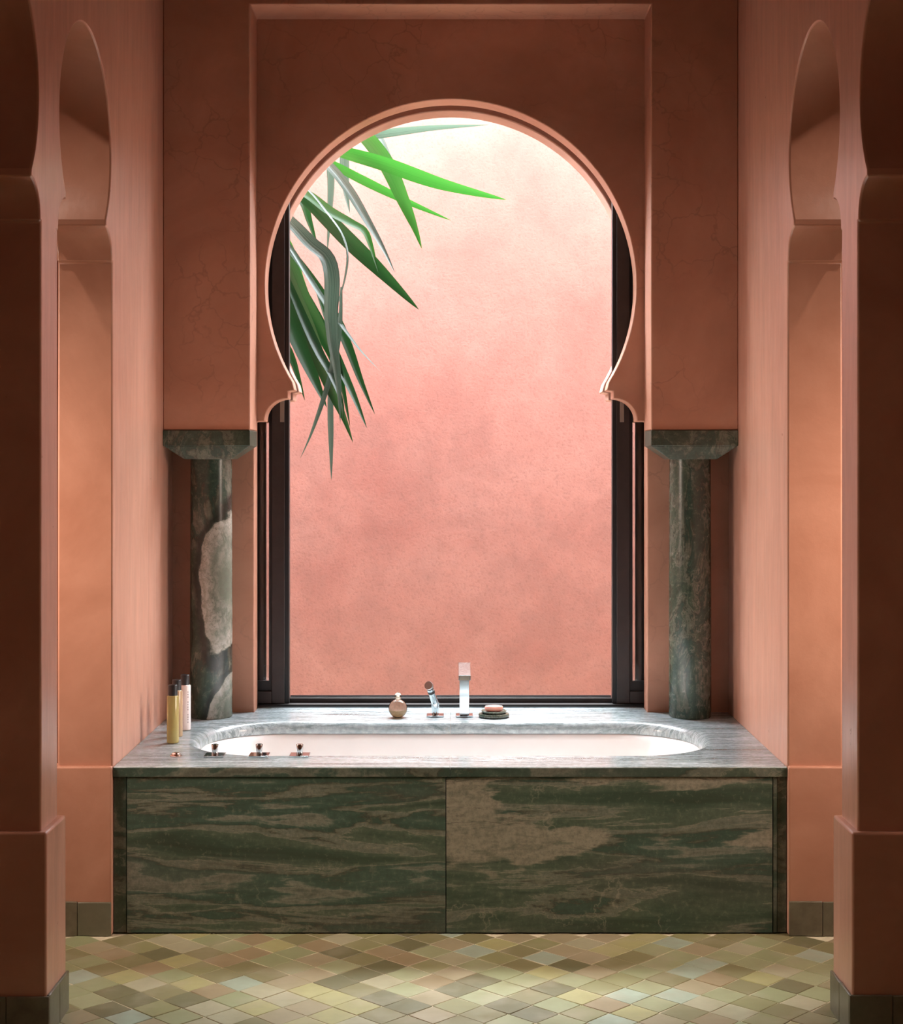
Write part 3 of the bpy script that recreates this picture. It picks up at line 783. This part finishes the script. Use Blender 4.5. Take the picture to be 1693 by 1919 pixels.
D, B, G = M_LEAF_D, M_LEAF_B, M_LEAF_G
A1, A2, A3 = (170, 215), (60, 395), (30, 520)      # three leaf heads hidden behind the arch
leaf([(330, 222), (550, 196), (760, 172), (990, 160)], 36, G, A1, 7.25, 7.30, roll=-.7)
leaf([(300, 240), (400, 270), (570, 318), (800, 398), (1062, 465)], 58, B, A1, 7.15, 6.98, roll=-.75, wmax=.55)
leaf([(280, 285), (370, 328), (480, 385), (660, 472), (836, 549)], 34, B, A1, 7.28, 7.2, roll=-.6, wmax=.5)
leaf([(330, 60), (480, 198), (575, 320), (640, 460), (690, 580), (718, 664)], 58, B, (170, 30), 7.22, 7.12, roll=-.2, wmax=.6)
leaf([(400, 60), (520, 180), (580, 290), (630, 390), (660, 450)], 40, G, (250, -60), 7.34, 7.3, roll=.5, wmax=.5)
leaf([(250, 250), (345, 335), (420, 430), (490, 545), (560, 665), (608, 762)], 44, G, A1, 7.12, 6.95, roll=.35, wmax=.45)
leaf([(330, 262), (347, 380), (343, 520), (333, 682)], 28, G, (260, 150), 7.4, 7.42, roll=.2, wmax=.35)
leaf([(400, 250), (402, 330), (408, 430), (425, 520)], 36, G, (385, 130), 7.38, 7.4, roll=.3, wmax=.5)
leaf([(150, 400), (250, 445), (340, 512), (430, 562), (484, 594), (512, 660), (541, 762)], 42, B, A2, 7.15, 7.02, roll=.25, wmax=.45)
leaf([(130, 380), (240, 455), (330, 540), (430, 640), (560, 765), (706, 912)], 58, D, A2, 7.2, 6.98, roll=-.25, wmax=.55)
leaf([(160, 370), (255, 430), (330, 520), (390, 605), (413, 690), (402, 790), (374, 900), (376, 980)], 26, G, A2, 7.0, 6.96, roll=.9, wmax=.4)
leaf([(150, 400), (230, 470), (262, 560), (292, 650)], 32, D, A2, 7.32, 7.36, roll=.2, wmax=.5)
leaf([(100, 490), (185, 565), (262, 648), (326, 705), (348, 790), (345, 930), (352, 1040), (366, 1130), (380, 1250), (386, 1372)], 62, G, A3, 6.98, 6.95, roll=.3, wmax=.36, fold=.45)
leaf([(110, 600), (185, 745), (235, 870), (300, 985), (345, 1090), (370, 1180)], 66, D, A3, 7.22, 7.2, roll=-.3, wmax=.5)
leaf([(100, 560), (185, 665), (262, 790), (330, 895), (402, 995), (470, 1082), (552, 1166)], 30, D, A3, 7.12, 7.0, roll=.6, wmax=.5)
leaf([(220, 720), (310, 850), (375, 965), (420, 1070), (470, 1205), (527, 1338)], 38, D, (120, 600), 7.2, 7.1, roll=.2, wmax=.55)
leaf([(200, 830), (262, 990), (305, 1120), (352, 1240), (402, 1352), (438, 1453)], 50, D, (130, 640), 7.15, 7.05, roll=-.3, wmax=.55)
leaf([(120, 800), (185, 960), (232, 1080), (282, 1200), (331, 1310)], 74, D, (70, 640), 7.2, 7.12, roll=.25, wmax=.5)
leaf([(300, 950), (350, 1060), (395, 1165), (442, 1268), (494, 1393)], 36, D, (200, 760), 7.28, 7.22, roll=.3, wmax=.6)
leaf([(385, 960), (372, 1060), (352, 1150), (330, 1232), (300, 1325), (262, 1430), (224, 1516)], 24, G, (390, 820), 7.05, 7.0, roll=.5, wmax=.45)
leaf([(362, 1000), (350, 1150), (345, 1300), (347, 1440), (350, 1606)], 24, G, (350, 800), 7.1, 7.08, roll=.4, wmax=.7)
leaf([(340, 980), (372, 1110), (397, 1235), (426, 1388)], 26, D, (280, 800), 7.25, 7.22, roll=.3, wmax=.5)
leaf([(150, 620), (190, 700), (220, 790), (262, 890), (300, 980)], 40, B, A3, 7.3, 7.3, roll=-.2, wmax=.5)
leaf([(110, 960), (180, 1090), (215, 1190), (242, 1282)], 30, D, (70, 800), 7.25, 7.22, roll=.2, wmax=.5)
leaf([(240, 960), (300, 1090), (350, 1180), (392, 1290), (400, 1370)], 40, D, (140, 720), 7.08, 7.0, roll=.4, wmax=.5)
